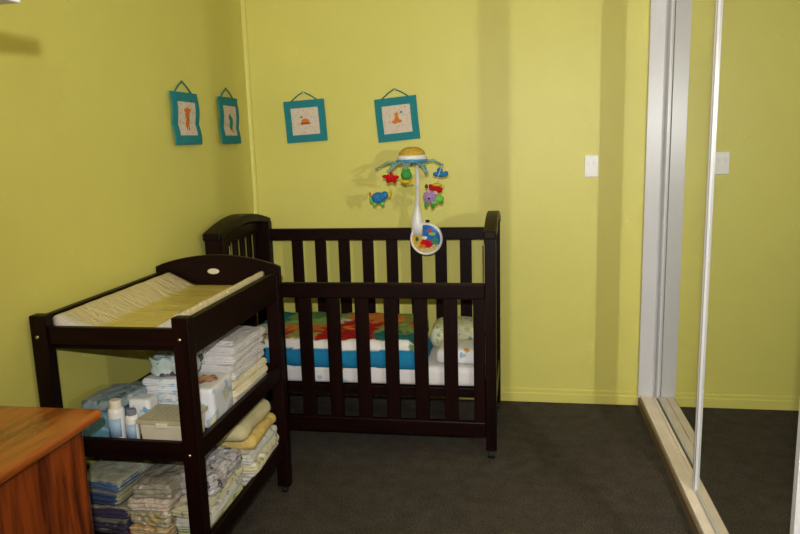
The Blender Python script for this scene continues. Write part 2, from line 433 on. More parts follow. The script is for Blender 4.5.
def quilt_color(wx, wy):
    """print of the quilt in world x, y (top face)"""
    t = (wy-my0)/(my1-my0)
    n_ = noise.noise(Vector((wx*22, wy*22, 1))); n2_ = noise.noise(Vector((wx*60, wy*60, 4)))
    G, O, R_, Te, W_, Y_, DG = srgb(132, 160, 84), srgb(214, 124, 56), srgb(176, 26, 26), srgb(36, 124, 124), srgb(212, 210, 200), srgb(176, 172, 96), srgb(84, 138, 80)
    wx += n_*.05; t += n_*.14*min(1, t*4)
    def ell(cx, cyy, rx, ry, j=.18): return ((wx-cx)/rx)**2+((t-cyy)/ry)**2 < 1+n_*j*3
    if t < .03: return W_
    c = G
    if wx < -1.24:                    # teal sky at the head end
        c = Te if t > .45 else W_
    elif wx < -1.0:
        c = G if t > .48 else (O if t > .2 else Y_)
        if ell(-1.1, .8, .06, .12): c = DG
        if t < .3 and n_ > .2: c = R_
    elif wx < -.72:
        c = (G if wx < -.92 else O) if t > .60 else R_
        if ell(-.86, .45, .12, .25): c = R_
        if ell(-.86, .42, .03, .07) or ell(-.78, .52, .02, .04): c = O
        if ell(-.95, .62, .03, .1): c = W_
    else:
        c = G if t > .32 else Te
        if ell(-.66, .72, .05, .16): c = O
        if ell(-.52, .62, .05, .12): c = R_ if n2_ > 0 else O
        if ell(-.70, .58, .03, .1): c = R_
        if ell(-.60, .5, .03, .06): c = Y_
        if ell(-.58, .30, .05, .12) and n2_ > -.1: c = G
    m_ = .82+.35*n2_+.2*n_
    return tuple(min(1, q*m_) for q in c[:3])+(1,)
qx0, qx1 = mx0+.01, -.505
qcx, qcy = (qx0+qx1)/2, (my0+my1)/2
def qcol(co):
    wx, wy, z = co.x+qcx, co.y+qcy, co.z
    top = z > .108
    if top and co.y > -(my1-my0)/2+.006: return quilt_color(wx, wy)
    if z > .084: return srgb(216, 214, 208) if co.x < (qx1-qx0)/2-.03 else srgb(110, 140, 84)
    return srgb(26, 116, 158)
me = soft(qx1-qx0, my1-my0+.012, .128, .045, 11, .006, n=60, color=qcol, scale=7, nz=16, wr=.004, ws=12)
for v in me.vertices:
    e_ = max(0, (v.co.x-(qx1-qx0)/2+.09)/.09); v.co.x += .075*min(1, e_)*max(0, 1-v.co.z/.13)*(1 if v.co.y < 0 else max(0, 1-v.co.y/.12))
    if v.co.y < -(my1-my0)/2+.012 and v.co.z < .06: v.co.z -= .024*(1-v.co.z/.06); v.co.y -= .006
o = link('quilt', me, attr_mat('quilt_print'), smooth=True); o.location = (qcx, qcy-.008, .430)
tag(o, 'bright folded quilt with green, orange and red print and blue underside in the cot', 'quilt')
M['pillow'] = spots('cream_animal_print', srgb(196, 196, 158), [srgb(110, 140, 160), srgb(206, 170, 84), srgb(160, 180, 120), srgb(206, 206, 180)], 38, .36)
o = link('pillow', soft(.29, .26, .108, .045, 5, .004, n=20, puff=.030), M['pillow'], smooth=True)
o.location = (-.325, 3.603, .431); tag(o, 'cream pillow with small animal print at the right end of the cot', 'pillow')
M['fold'] = spots('white_teddy_fold', srgb(222, 222, 220), [srgb(220, 160, 60), srgb(222, 222, 220), srgb(150, 170, 190)], 20, .24)
o = link('folded_sheet', soft(.225, .21, .070, .025, 8, .003, n=16, puff=.008), M['fold'], smooth=True)
o.location = (-.293, 3.335, .431); tag(o, 'white folded sheet with orange teddy in front of the cot pillow', 'folded sheet')

# ------------------------------------------------------------ change table
TX0, TX1, TY0, TY1 = -1.524, -.988, 1.905, 2.735
tb = thing('changing_table', 'dark mahogany baby changing table with two open shelves against left wall', 'changing table', (TX0, TY0, 0))
def tbx(name, x0, x1, y0, y1, z0, z1, mat='darkwood', bev=.0025, par=None):
    return box(name, (x0, x1, y0, y1, z0, z1), M[mat], par or tb, bev, (TX0, TY0, 0))
P = .056; PY = .040
for (x0, x1) in ((TX0, TX0+P), (TX1-P, TX1)):
    for (y0, y1) in ((TY0, TY0+PY), (TY1-PY, TY1)):
        leg = tbx('leg', x0, x1, y0, y1, .035, .994 if y0 == TY0 else .972, bev=.004)
        bm = bmesh.new(); cx_, cy_ = (x0+x1)/2-TX0, (y0+y1)/2-TY0
        add_box(bm, cx_-.012, cx_+.012, cy_-.014, cy_+.014, .022, .036)
        add_lathe(bm, [(.003, -.01), (.015, -.01), (.017, -.005), (.017, .005), (.015, .01), (.003, .01)], (cx_, cy_, .0175), 14, 'X')
        link('caster', mesh(bm), M['black'], leg)
        if y0 == TY0:
            for zz in (.925, .550, .215):
                bm = bmesh.new(); add_lathe(bm, [(.001, -.0035), (.005, -.003), (.0065, 0), (.0065, .003), (.001, .003)], (cx_-.004, -.0005, zz), 12, 'Y')
                link('bolt', mesh(bm), M['metal'], leg, smooth=True)
tbx('end_rail', TX0+P, TX1-P, TY0+.008, TY0+.030, .900, .957, 'darkwood_x')
for x0 in (TX0+.006, TX1-.030):
    tbx('side_rail', x0, x0+.024, TY0+PY, TY1-PY, .868, .984, 'darkwood_y')
tbx('top_board', TX0+.031, TX1-.031, TY0+.031, TY1-.02, .880, .894, 'darkwood_x')
# arched headboard with pale oval badge
prof = [(-.010+(.552)*k/20, 1.004+.050*math.sin(PI*k/20)**.8) for k in range(21)]
bm = bmesh.new(); add_prism(bm, [(-.010, .93)]+prof+[(.542, .93)], TY1-TY0-.022, TY1-TY0, 'XZ')
bm2 = mesh(bm); hb = link('headboard', bm2, M['darkwood_x'], tb, .003)
tbx('headboard_rail', TX0+P, TX1-P, TY1-.03, TY1-.008, .868, .935, 'darkwood_x')
bm = bmesh.new(); add_lathe(bm, [(.001, -.0035), (.80, -.0035), (1, -.0015), (1, .0005), (.001, .0005)], (0, 0, 0), 28, 'Y')
for v in bm.verts: v.co.x *= .026; v.co.z *= .012; v.co += Vector((.252, TY1-TY0-.0225, .985))
link('badge', mesh(bm), plain('cream_badge', srgb(196, 190, 168), .5), hb, smooth=False)
def shelf(z0, z1, zb):
    tbx('shelf_rail', TX0+P, TX1-P, TY0+.008, TY0+.028, z0, z1, 'darkwood_x')
    tbx('shelf_rail', TX0+P, TX1-P, TY1-.030, TY1-.010, z0, z1, 'darkwood_x')
    for x0 in (TX0+.008, TX1-.028): tbx('shelf_rail', x0, x0+.020, TY0+PY, TY1-PY, z0, z1, 'darkwood_y')
    tbx('shelf_board', TX0+.029, TX1-.029, TY0+.029, TY1-.031, zb-.014, zb, 'darkwood_x')
shelf(.524, .588, .550)
shelf(.188, .248, .208)
Z1S, Z2S = .550, .208

# moulded change mat: flat yellow bed between two gingham wedges
m, nt, b = new_mat('change_mat_vinyl')
tc = N(nt, 'ShaderNodeTexCoord'); a = N(nt, 'ShaderNodeAttribute', attribute_name='Col')
mp = N(nt, 'ShaderNodeMapping'); mp.inputs['Scale'].default_value = (130, 130, 130)
ck = N(nt, 'ShaderNodeTexChecker', Scale=1.0); ck.inputs['Color1'].default_value = (1, 1, 1, 1); ck.inputs['Color2'].default_value = (.86, .86, .86, 1)
nt.links.new(tc.outputs['Object'], mp.inputs[0]); nt.links.new(mp.outputs[0], ck.inputs['Vector'])
mx = N(nt, 'ShaderNodeMix', data_type='RGBA', blend_type='MULTIPLY'); mx.inputs[0].default_value = 1
nt.links.new(a.outputs['Color'], mx.inputs[6]); nt.links.new(ck.outputs[0], mx.inputs[7]); nt.links.new(mx.outputs[2], b.inputs['Base Color'])
n_ = N(nt, 'ShaderNodeTexNoise', Scale=9.0, Detail=3.0, Distortion=1.5); mp2 = N(nt, 'ShaderNodeMapping'); mp2.inputs['Scale'].default_value = (1, 3.5, 1)
nt.links.new(tc.outputs['Object'], mp2.inputs[0]); nt.links.new(mp2.outputs[0], n_.inputs['Vector'])
bp = N(nt, 'ShaderNodeBump', Strength=.5, Distance=.02); nt.links.new(n_.outputs['Fac'], bp.inputs['Height']); nt.links.new(bp.outputs[0], b.inputs['Normal'])
b.inputs['Roughness'].default_value = .3; b.inputs['Coat Weight'].default_value = .3
bm = bmesh.new()
mW, mL = .432, .745
prof = [(-.216, 0), (-.216, .082), (-.208, .090), (-.200, .088), (-.105, .042), (-.09, .037), (.09, .037), (.105, .042), (.196, .090), (.206, .098), (.216, .092), (.216, 0)]
nsl = 40; rings = []
fine = []
for (a0, a1) in zip(prof, prof[1:]):
    k = 8 if abs(a1[0]-a0[0]) > .05 else 1
    for j in range(k): fine.append((a0[0]+(a1[0]-a0[0])*j/k, a0[1]+(a1[1]-a0[1])*j/k))
fine.append(prof[-1])
for i in range(nsl+1):
    y = -mL/2+mL*i/nsl; ring = []
    for (x, z) in fine:
        zz = z+(noise.noise(Vector((x*9, y*14, 3)))*.0025 if z > .03 else 0)
        ring.append(bm.verts.new((x, y, zz)))
    rings.append(ring)
for r0, r1 in zip(rings, rings[1:]):
    for k in range(len(fine)-1): bm.faces.new((r0[k], r1[k], r1[k+1], r0[k+1]))
    bm.faces.new((r0[-1], r1[-1], r1[0], r0[0]))
bm.faces.new(rings[0]); bm.faces.new(rings[-1][::-1])
me = mesh(bm)
ca = me.color_attributes.new('Col', 'FLOAT_COLOR', 'POINT')
for i, v in enumerate(me.vertices):
    ca.data[i].color = srgb(204, 184, 98) if abs(v.co.x) < .095 else (srgb(206, 192, 152) if v.co.y > -mL/2+.05 else srgb(202, 196, 188))
o = link('change_mat', me, m, smooth=True, bevel=0); o.location = ((TX0+TX1)/2, TY0+.031+mL/2+.012, .8945)
tag(o, 'padded yellow vinyl changing mat with raised gingham sides on top of changing table', 'changing mat')

# ------------------------------------------------------------ things on the middle shelf
def put(name, me, mat, loc, label, cat, rz=0, group=None, tilt=None):
    o = link(name, me, mat, smooth=True); o.location = loc; o.rotation_euler = (0, 0, rz)
    if tilt: o.rotation_euler = (tilt[0], tilt[1], rz)
    return tag(o, label, cat, group)
M['bluepack'] = spots('blue_printed_plastic', srgb(96, 142, 166), [srgb(140, 176, 190), srgb(66, 112, 150), srgb(110, 156, 176)], 34, .3, .35)
M['palepack'] = spots('pale_blue_plastic', srgb(136, 154, 160), [srgb(104, 132, 140), srgb(170, 178, 176), srgb(90, 110, 110)], 30, .35, .3)
M['nappyprint'] = spots('white_nappy_blue_print', srgb(220, 224, 226), [srgb(120, 165, 205), srgb(220, 224, 226), srgb(170, 200, 220)], 30, .3, .7)
M['cloth'] = plain('white_terry', srgb(206, 202, 200), .95, .1, bump=.8, bscale=260, var=.05)
M['cloth2'] = plain('cream_terry', srgb(222, 212, 180), .95, .1, bump=.8, bscale=260, var=.05)
M['grey'] = plain('grey_blanket', srgb(190, 186, 184), .95, .1, bump=.8, bscale=200, var=.06)
put('nappy_pack', soft(.125, .14, .095, .02, 21, .005, n=34, wr=.003), M['bluepack'], (-1.400, 2.045, Z1S), 'blue plastic nappy pack at the left of the middle shelf', 'nappy pack', .05)
put('wipes_packet', soft(.14, .17, .032, .012, 22, .005, n=34, puff=.006, wr=.003), M['palepack'], (-1.365, 2.07, Z1S+.100), 'flat pale blue wipes packet lying on the blue nappy pack', 'wipes packet', -.1)
def bottle(x, y, rad, h, label, capc):
    t = thing('baby_bottle', label, 'bottle', (x, y, Z1S), 0, None)
    bm = bmesh.new()
    add_lathe(bm, [(.003, 0), (rad*.92, 0), (rad, .004), (rad, h*.74), (rad*.9, h*.80), (rad*.62, h*.84)], seg=24)
    link('bottle_body', mesh(bm), M['plastic'], t, smooth=True)
    bm = bmesh.new(); add_lathe(bm, [(rad*.70, h*.835), (rad*.72, h*.985), (rad*.62, h), (.002, h)], seg=24)
    link('bottle_cap', mesh(bm), capc, t, .001)
    bm = bmesh.new(); rr = rad+.0006; prev = None
    ring = []
    for k in range(11):
        a = -PI/2-1.0+2.0*k/10
        ring.append((bm.verts.new((rr*math.cos(a), rr*math.sin(a), h*.2)), bm.verts.new((rr*math.cos(a), rr*math.sin(a), h*.62))))
    for p, q in zip(ring, ring[1:]): bm.faces.new((p[0], q[0], q[1], p[1]))
    o_ = link('label_patch', mesh(bm), plain('pale_blue_label', srgb(150, 180, 210), .5), t, smooth=True)
    s = o_.modifiers.new('s', 'SOLIDIFY'); s.thickness = .0006; s.offset = 1
bottle(-1.300, 1.972, .0265, .150, 'taller white bottle beside the blue nappy pack on the middle shelf', plain('ivory_cap', srgb(226, 220, 205), .4))
bottle(-1.245, 1.970, .0210, .122, 'shorter white bottle with grey cap beside the wipes tub', plain('grey_cap', srgb(120, 128, 140), .4))
put('small_packet', soft(.080, .070, .125, .014, 31, .004, n=20), M['nappyprint'], (-1.262, 2.075, Z1S), 'white packet with blue print standing behind the two bottles', 'packet')
# wipes tub
t = thing('wipes_tub', 'cream plastic baby wipes tub with a ribbed lid behind front post', 'wipes tub', (-1.130, 2.022, Z1S))
bm = bmesh.new(); A = add_box(bm, -.086, .086, -.068, .068, 0, .078)
for v in bm.verts:
    if v.co.z < .01: v.co.x *= .93; v.co.y *= .92
link('tub_body', mesh(bm), plain('cream_tub', srgb(206, 198, 176), .4), t, .01, 4)
bm = bmesh.new(); add_box(bm, -.091, .091, -.073, .073, .0785, .092)
for k in range(7): add_box(bm, -.06+k*.018, -.052+k*.018, -.05, .05, .092, .0945)
lid = link('lid', mesh(bm), plain('olive_cream_lid', srgb(178, 172, 140), .35), t, .003)
bm = bmesh.new(); add_box(bm, -.02, .02, -.078, -.0735, .07, .086); link('latch', mesh(bm), plain('pale_latch', srgb(215, 208, 190), .3), t, .002)
# stack of folded disposable nappies behind the tub
GN = 'folded disposable nappies behind the wipes tub'
for k in range(6):
    lab = 'white disposable nappy with blue print, %s of the small stack behind the tub' % ('topmost', 'second from top', 'third from top', 'fourth from top', 'fifth from top', 'lowest')[5-k]
    put('disposable_nappy', soft(.145, .17, .0255, .012, 40+k, .002, ridges=3, ramp=.005, n=30, wr=.0015), M['nappyprint'], (-1.232+.004*math.sin(k*2), 2.235+.004*math.cos(k*3), Z1S+k*.0262), lab, 'nappy', .08*math.sin(k*1.7)-.1, GN)
# crinkled plastic bag on top
M['bag'] = spots('teal_white_plastic_film', srgb(176, 190, 184), [srgb(50, 140, 110), srgb(80, 62, 70), srgb(200, 200, 200), srgb(120, 150, 140)], 24, .42, .2, .9)
put('plastic_bag', soft(.150, .135, .050, .018, 51, .012, n=44, scale=18, wr=.012, ws=26), M['bag'], (-1.215, 2.245, Z1S+.163), 'crinkled teal and white plastic bag on top of the disposable nappies', 'plastic bag', .3)
put('nappy_pack', soft(.12, .20, .085, .02, 61, .005, n=18), M['palepack'], (-1.40, 2.24, Z1S), 'pale blue nappy pack further back against the left wall on middle shelf', 'nappy pack')
# nappy pack with a brown picture
def packcol(co):
    if co.z > .138:
        d = ((co.x-.0)/.038)**2+((co.y-.01)/.045)**2
        if d < 1+noise.noise(co*60)*.9: return srgb(130, 84, 50) if noise.noise(co*45) > -.05 else srgb(206, 150, 96)
        return srgb(214, 212, 206)
    g = noise.noise(co*26)
    return srgb(214, 216, 222) if g < .12 else (srgb(150, 175, 205) if g < .3 else srgb(204, 196, 150))
put('nappy_pack', soft(.125, .18, .145, .016, 71, .003, n=34, color=packcol, nz=18), attr_mat('nappy_pack_print', .3, .3), (-1.090, 2.195, Z1S), 'white printed nappy pack with a brown picture on its top', 'nappy pack', .04)
# tall stack of folded white cloth nappies
GW = 'white cloth nappies stacked on the middle shelf'
names = ['topmost', 'second from top', 'third from top', 'fourth from top', 'fifth from top', 'sixth from top', 'lowest']
for k in range(7):
    lab = 'white folded cloth nappy, %s of the tall stack beside the rear leg' % names[6-k]
    hz = .0320
    put('cloth_nappy', soft(.185+.006*math.sin(k*2.1), .33, hz-.0005, .015, 80+k, .008, ridges=3 if k % 2 else 4, ramp=.007, n=34, scale=7, wr=.002, sag=.004), M['cloth' if k not in (1, 2) else 'cloth2'],
        (-1.125+.006*math.sin(k*1.3), 2.470+.008*math.cos(k*2.2), Z1S+k*hz), lab, 'cloth nappy', .03*math.sin(k*2.7), GW)
put('cloth_nappy', soft(.16, .25, .026, .012, 95, .008, ridges=3, ramp=.006, n=34, sag=.012, wr=.003), M['grey'], (-1.145, 2.43, Z1S+7*.0320+.001), 'greyish white cloth draped on top of the tall white nappy stack', 'cloth', .25)

# ------------------------------------------------------------ things on the bottom shelf
def trimmed(base, trim):
    def f(co): return trim if f.z0 < co.z < f.z1 or max(abs(co.x)/f.sx, abs(co.y)/f.sy) > .93 else base
    return f
M['tattr'] = attr_mat('bound_towel', .95, .7, 220)
z = Z2S
tops = [('lowest', .052, srgb(126, 124, 108), srgb(66, 60, 84)), ('third from top', .042, srgb(176, 172, 138), srgb(66, 62, 90)), ('second from top', .048, srgb(172, 170, 134), srgb(62, 78, 116)), ('topmost', .038, srgb(184, 186, 160), srgb(84, 108, 150))]
for i, (nm, hh, c1, c2) in enumerate(tops):
    f = trimmed(c1, c2); f.sx, f.sy, f.z0, f.z1 = .098, .145, hh*.08, hh*.24
    put('folded_towel', soft(.182-.006*((i*7)%3), .28, hh, .015, 100+i, .008, ridges=3, ramp=.008, n=40, color=f, nz=14, wr=.003, sag=.004), M['tattr'], (-1.400+.006*math.sin(i*2), 2.125, z),
        '%s blue bound bunny rug, left pile on the bottom shelf' % nm.capitalize(), 'folded towel', -.06+.08*math.sin(i*1.9), 'blue bound towels on the bottom shelf')
    z += hh+.005
film = plain('clear_film_over_beige', srgb(160, 154, 138), .18, .6, bump=1.0, bscale=38, var=.12, coat=.8)
film2 = spots('film_over_print', srgb(176, 168, 140), [srgb(226, 222, 210), srgb(150, 140, 120), srgb(200, 170, 90)], 40, .35, .2, 1.0)
film3 = stripes('orange_cream_film', srgb(196, 150, 80), srgb(196, 190, 170), 'Z', 40, .4)
z = Z2S
for i, (hh, mt, lab) in enumerate([(.044, film3, 'packet of orange and cream cloths at the bottom of the beige pile'), (.046, film2, 'glossy packet of printed cloths in the middle of the beige pile'),
                                   (.038, plain('pale_pink_sheet', srgb(204, 190, 176), .8, .2, bump=.5), 'folded pale pink sheet under the clear wrapped beige one'), (.046, film, 'beige folded sheet in clear film on top of the pile behind the front post')]):
    put('sheet_packet', soft(.148-.004*i, .27, hh, .014, 110+i, .007, ridges=3, ramp=.005, n=44, scale=12, wr=.005, ws=26), mt, (-1.214+.004*math.sin(i*2.3), 2.095+.004*i, z), lab, 'sheet packet', -.08*math.sin(i+1), 'wrapped sheets behind the front post on the bottom shelf')
    z += hh+.006
put('sock', soft(.05, .04, .018, .008, 119, .002), plain('pink_cotton', srgb(214, 70, 130), .9), (-1.303, 1.953, Z2S), 'small bright pink cloth poking out beside the beige packets', 'cloth', .4)
M['greenstripe'] = stripes('green_cream_stripe', srgb(120, 168, 84), srgb(214, 206, 160), 'Z', 28, .9)
M['pat1'] = spots('white_grey_print', srgb(200, 200, 192), [srgb(150, 150, 150), srgb(190, 196, 200), srgb(180, 170, 120)], 34, .3)
M['pat2'] = spots('cream_print', srgb(206, 200, 170), [srgb(150, 156, 120), srgb(180, 160, 120), srgb(226, 222, 210)], 30, .3)
M['pat3'] = spots('grey_lilac_print', srgb(176, 172, 172), [srgb(84, 82, 90), srgb(210, 208, 212), srgb(146, 142, 150)], 34, .38)
# right hand piles, front to back along the side rail
def pile(x, y, sx, sy, items, rz0=0.):
    z = Z2S
    for i, (hh, mt, name, lab, cat) in enumerate(items):
        put(name, soft(sx+.006*math.sin(i*2.2+x), sy, hh, .014, int(200+i*7+y*10), .008, ridges=3, ramp=.008, n=40, scale=10, wr=.004), M[mt], (x+.005*math.sin(i*1.7), y+.006*math.cos(i*2), z), lab, cat, rz0+.05*math.sin(i*2.4), 'folded printed wraps along the right side of the bottom shelf')
        z += hh+.005
    return z
M['cloth_cream'] = plain('cream_towelling', srgb(206, 196, 150), .98, .05, bump=1.0, bscale=240, var=.05)
M['cloth_yellow'] = plain('yellow_towelling', srgb(214, 188, 112), .98, .05, bump=1.0, bscale=240, var=.05)
z = pile(-1.098, 2.505, .180, .31, [
    (.050, 'pat1', 'wrap', 'white wrap with grey print at the bottom beside the rear leg', 'wrap'),
    (.034, 'pat2', 'wrap', 'cream printed wrap just above the lowest white one', 'wrap'),
    (.034, 'pat1', 'wrap', 'white printed wrap folded directly under the yellow towel', 'wrap')], .05)
o = put('towel', soft(.165, .29, .050, .024, 301, .008, n=36, wr=.003, sag=.006), M['cloth_yellow'], (-1.098, 2.530, z), 'thick yellow folded towel under the cream rolled towel', 'towel', .05)
z += .051
o = put('towel', soft(.165, .33, .070, .034, 302, .008, n=36, wr=.002, sag=.008), M['cloth_cream'], (-1.108, 2.495, z), 'thick cream rolled towel topmost in the pile beside rear leg', 'towel', .04)
pile(-1.080, 2.140, .108, .34, [
    (.042, 'greenstripe', 'wrap', 'green and cream striped cloth at the bottom just right of front post', 'wrap'),
    (.036, 'pat1', 'wrap', 'white printed wrap lying on the green striped cloth', 'wrap'),
    (.034, 'pat2', 'wrap', 'cream printed wrap under the grey and lilac bundle, right of front post', 'wrap')], .02)
put('blanket', soft(.13, .25, .066, .024, 306, .010, n=44, scale=12, wr=.007, ridges=3, ramp=.008), M['pat3'], (-1.080, 2.160, Z2S+.128), 'grey and lilac printed blanket bundled just right of the front post', 'blanket')

# ------------------------------------------------------------ chest with orange timber top, bottom left
DX0, DX1, DY0, DY1, DZ = -1.515, -1.114, .62, 1.632, .812
d = thing('chest_of_drawers', 'orange varnished timber chest standing in the bottom left corner', 'chest', (DX0, DY0, 0))
box('body', (DX0+.01, DX1-.036, DY0+.02, DY1-.045, .0, DZ-.028), M['pine'], d, .003, (DX0, DY0, 0))
bm = bmesh.new(); add_box(bm, 0, DX1-DX0, 0, DY1-DY0, DZ-.028, DZ)
link('top', mesh(bm), M['pine_y'], d, .011, 4)
for k in range(3):
    bx_ = box('drawer', (DX0+.035, DX1-.05, DY0+.006, DY0+.0195, .07+k*.23, .28+k*.23), M['pine'], d, .003, (DX0, DY0, 0))
    bm = bmesh.new(); add_lathe(bm, [(.006, 0), (.006, -.012), (.016, -.02), (.016, -.028), (.001, -.03)], (.18, .006, .175+k*.23), 14, 'Y')
    link('knob', mesh(bm), M['metal'], bx_, smooth=True)

# shelf board whose corner shows at the top left
o = box('wall_shelf', (XL+.001, -.766, .62, 1.03, 1.7275, 1.7525), M['white'], None, .003, ((XL-.775)/2, .825, 1.7275))
o.location = ((XL-.775)/2, .825, 1.7275)
tag(o, 'white shelf board on the left wall whose corner shows at top left', 'shelf')

# ------------------------------------------------------------ wall hangings
pic_mat = attr_mat('stitched_picture', .9, .3, 200)
cloth_w = srgb(208, 196, 184)
def in_ell(x, y, cx_, cy_, a, b_): return ((x-cx_)/a)**2+((y-cy_)/b_)**2 < 1
def motif(kind, x, y):
    O, DO, Tq = srgb(206, 116, 44), srgb(150, 78, 30), srgb(40, 130, 120)
    if kind == 'giraffe':
        if in_ell(x, y, .0, .018, .014, .022) or in_ell(x, y, .004, -.012, .012, .018): return O if noise.noise(Vector((x*200, y*200, 0))) > -.2 else DO
        if in_ell(x, y, -.014, .03, .007, .006) or in_ell(x, y, .016, .032, .007, .006): return O
        if in_ell(x, y, .006, -.032, .004, .01) or in_ell(x, y, -.006, -.03, .004, .01): return DO
    if kind == 'parrot':
        if in_ell(x, y, .006, -.012, .014, .028) or in_ell(x, y, -.006, .014, .010, .012): return Tq
        if in_ell(x, y, .016, -.04, .006, .012): return O
    if kind == 'turtle':
        if in_ell(x, y, .0, .0, .024, .015) and y > -.008: return O
        if in_ell(x, y, .0, -.012, .032, .006): return DO
        if in_ell(x, y, -.022, .024, .008, .005): return Tq
        if in_ell(x, y, -.022, -.012, .007, .006): return O
    if kind == 'bear':
        if in_ell(x, y, .0, .026, .011, .011) or in_ell(x, y, .0, .0, .012, .020) or in_ell(x, y, -.012, -.014, .018, .010) or in_ell(x, y, .014, -.012, .012, .009): return O
        if in_ell(x, y, .028, .036, .007, .006): return Tq
    if abs(noise.noise(Vector((x*90, y*90, 5)))) > .42: return srgb(198, 170, 130)
    return cloth_w
def hanging(loc, rot, W_, H_, tilt, kind, label, wave, seed):
    """cloth picture: x right, z up, hangs in the plane y=0 facing -y; origin = bottom centre"""
    t = thing('wall_hanging', label, 'wall hanging', loc, 0, 'teal framed cloth pictures on the walls'); t.rotation_euler = (0, tilt, rot)
    nx, nz_ = 56, 56; inner = .158
    def P_(u, v, dy):   # u, v in 0..1
        w1 = math.sin(v*PI*1.7+seed)*wave
        return Vector(((u-.5)*W_+w1*.3, -.006-dy-abs(w1)*.8-.006*math.sin(u*PI), v*H_))
    bm = bmesh.new(); G = {}
    def V_(i, j, k):
        if (i, j, k) not in G: G[(i, j, k)] = bm.verts.new(P_(i/nx, j/nz_, .006 if k else 0))
        return G[(i, j, k)]
    def isin(i, j): return inner < (i+.5)/nx < 1-inner and .17 < (j+.5)/nz_ < 1-.17
    for i in range(nx):
        for j in range(nz_):
            if isin(i, j): continue
            bm.faces.new((V_(i, j, 1), V_(i+1, j, 1), V_(i+1, j+1, 1), V_(i, j+1, 1)))
            bm.faces.new((V_(i, j, 0), V_(i, j+1, 0), V_(i+1, j+1, 0), V_(i+1, j, 0)))
            for di, dj, e in ((-1, 0, ((i, j), (i, j+1))), (1, 0, ((i+1, j), (i+1, j+1))), (0, -1, ((i, j), (i+1, j))), (0, 1, ((i, j+1), (i+1, j+1)))):
                a, b_ = i+di, j+dj
                if a < 0 or b_ < 0 or a >= nx or b_ >= nz_ or isin(a, b_):
                    bm.faces.new((V_(*e[0], 0), V_(*e[1], 0), V_(*e[1], 1), V_(*e[0], 1)))
    link('fabric_frame', mesh(bm), M['teal'], t, smooth=False)
    bm = bmesh.new(); cols = []
    G2 = [[None]*(nz_+1) for _ in range(nx+1)]
    for i in range(nx+1):
        for j in range(nz_+1):
            u, v = (inner-.01)+(1-2*inner+.02)*i/nx, .16+.68*j/nz_
            G2[i][j] = bm.verts.new(P_(u, v, .003)); cols.append(motif(kind, ((u-.5)*W_)/(1.6 if kind in ('giraffe', 'parrot') else 1), (v-.5)*H_/(1.25 if kind in ('giraffe', 'parrot') else 1)))
    for i in range(nx):
        for j in range(nz_): bm.faces.new((G2[i][j], G2[i+1][j], G2[i+1][j+1], G2[i][j+1]))
    me = bpy.data.meshes.new('panel'); bm.to_mesh(me); bm.free()
    ca = me.color_attributes.new('Col', 'FLOAT_COLOR', 'POINT')
    for i, c in enumerate(cols): ca.data[i].color = c
    o = link('picture_panel', me, pic_mat, t, smooth=True)
    bm = bmesh.new()
    c0, c1, ap = Vector((-W_*.33, -.007, H_*.985)), Vector((W_*.33, -.007, H_*.985)), Vector((.0, -.006, H_+W_*.20))
    pts = [c0, c0.lerp(ap, .5)+Vector((0, 0, .003)), ap+Vector((-.008, 0, -.006)), ap+Vector((0, 0, 0)), ap+Vector((.008, 0, -.006)), c1.lerp(ap, .5)+Vector((0, 0, .003)), c1]
    add_tube(bm, pts, .0036, 8); link('hanging_cord', mesh(bm), M['cord'], t, smooth=True)
    bm = bmesh.new(); add_lathe(bm, [(.001, -.012), (.005, -.011), (.005, -.009), (.0015, -.008), (.0015, 0), (.0005, 0)], (0, .0, H_+W_*.20-.005), 10, 'Y')
    link('nail', mesh(bm), M['metal'], t)
hanging((-1.199, YB-.0005, 1.510), 0, .238, .232, math.radians(-2.5), 'turtle', 'teal framed cloth picture with orange turtle, left one on the back wall', .002, 0)
hanging((-.668, YB-.0005, 1.502), 0, .236, .236, math.radians(-4.5), 'bear', 'teal framed cloth picture with orange bear, right above the mobile', .002, 2)
hanging((XL+.0005, 3.095, 1.512), PI/2, .262, .236, 0, 'giraffe', 'teal framed cloth picture with orange giraffe, nearer one on the left wall', .012, 1)
hanging((XL+.0005, 3.590, 1.512), PI/2, .245, .240, 0, 'parrot', 'teal framed cloth picture with green parrot, left wall beside the corner', .010, 1.3)

# ------------------------------------------------------------ light switch
t = thing('light_switch', 'white double rocker light switch on the back wall beside wardrobe', 'light switch', (.371, YB, 1.338))
bm = bmesh.new(); add_box(bm, -.036, .036, -.009, 0, -.058, .058); link('plate', mesh(bm), M['plastic'], t, .003, 3)
for s in (-1, 1):
    bm = bmesh.new(); add_box(bm, s*.016-.007, s*.016+.007, -.013, -.0092, .006, .028); link('rocker', mesh(bm), M['plastic'], t, .0015)

# ------------------------------------------------------------ cot mobile
MX, MY = -.512, CY1-.05
mob = thing('cot_mobile', 'musical cot mobile with hanging plush animals clamped to rear cot rail', 'mobile', (MX, MY, .97))
def L(x, y, z): return Vector((x-MX, y-MY, z-.97))
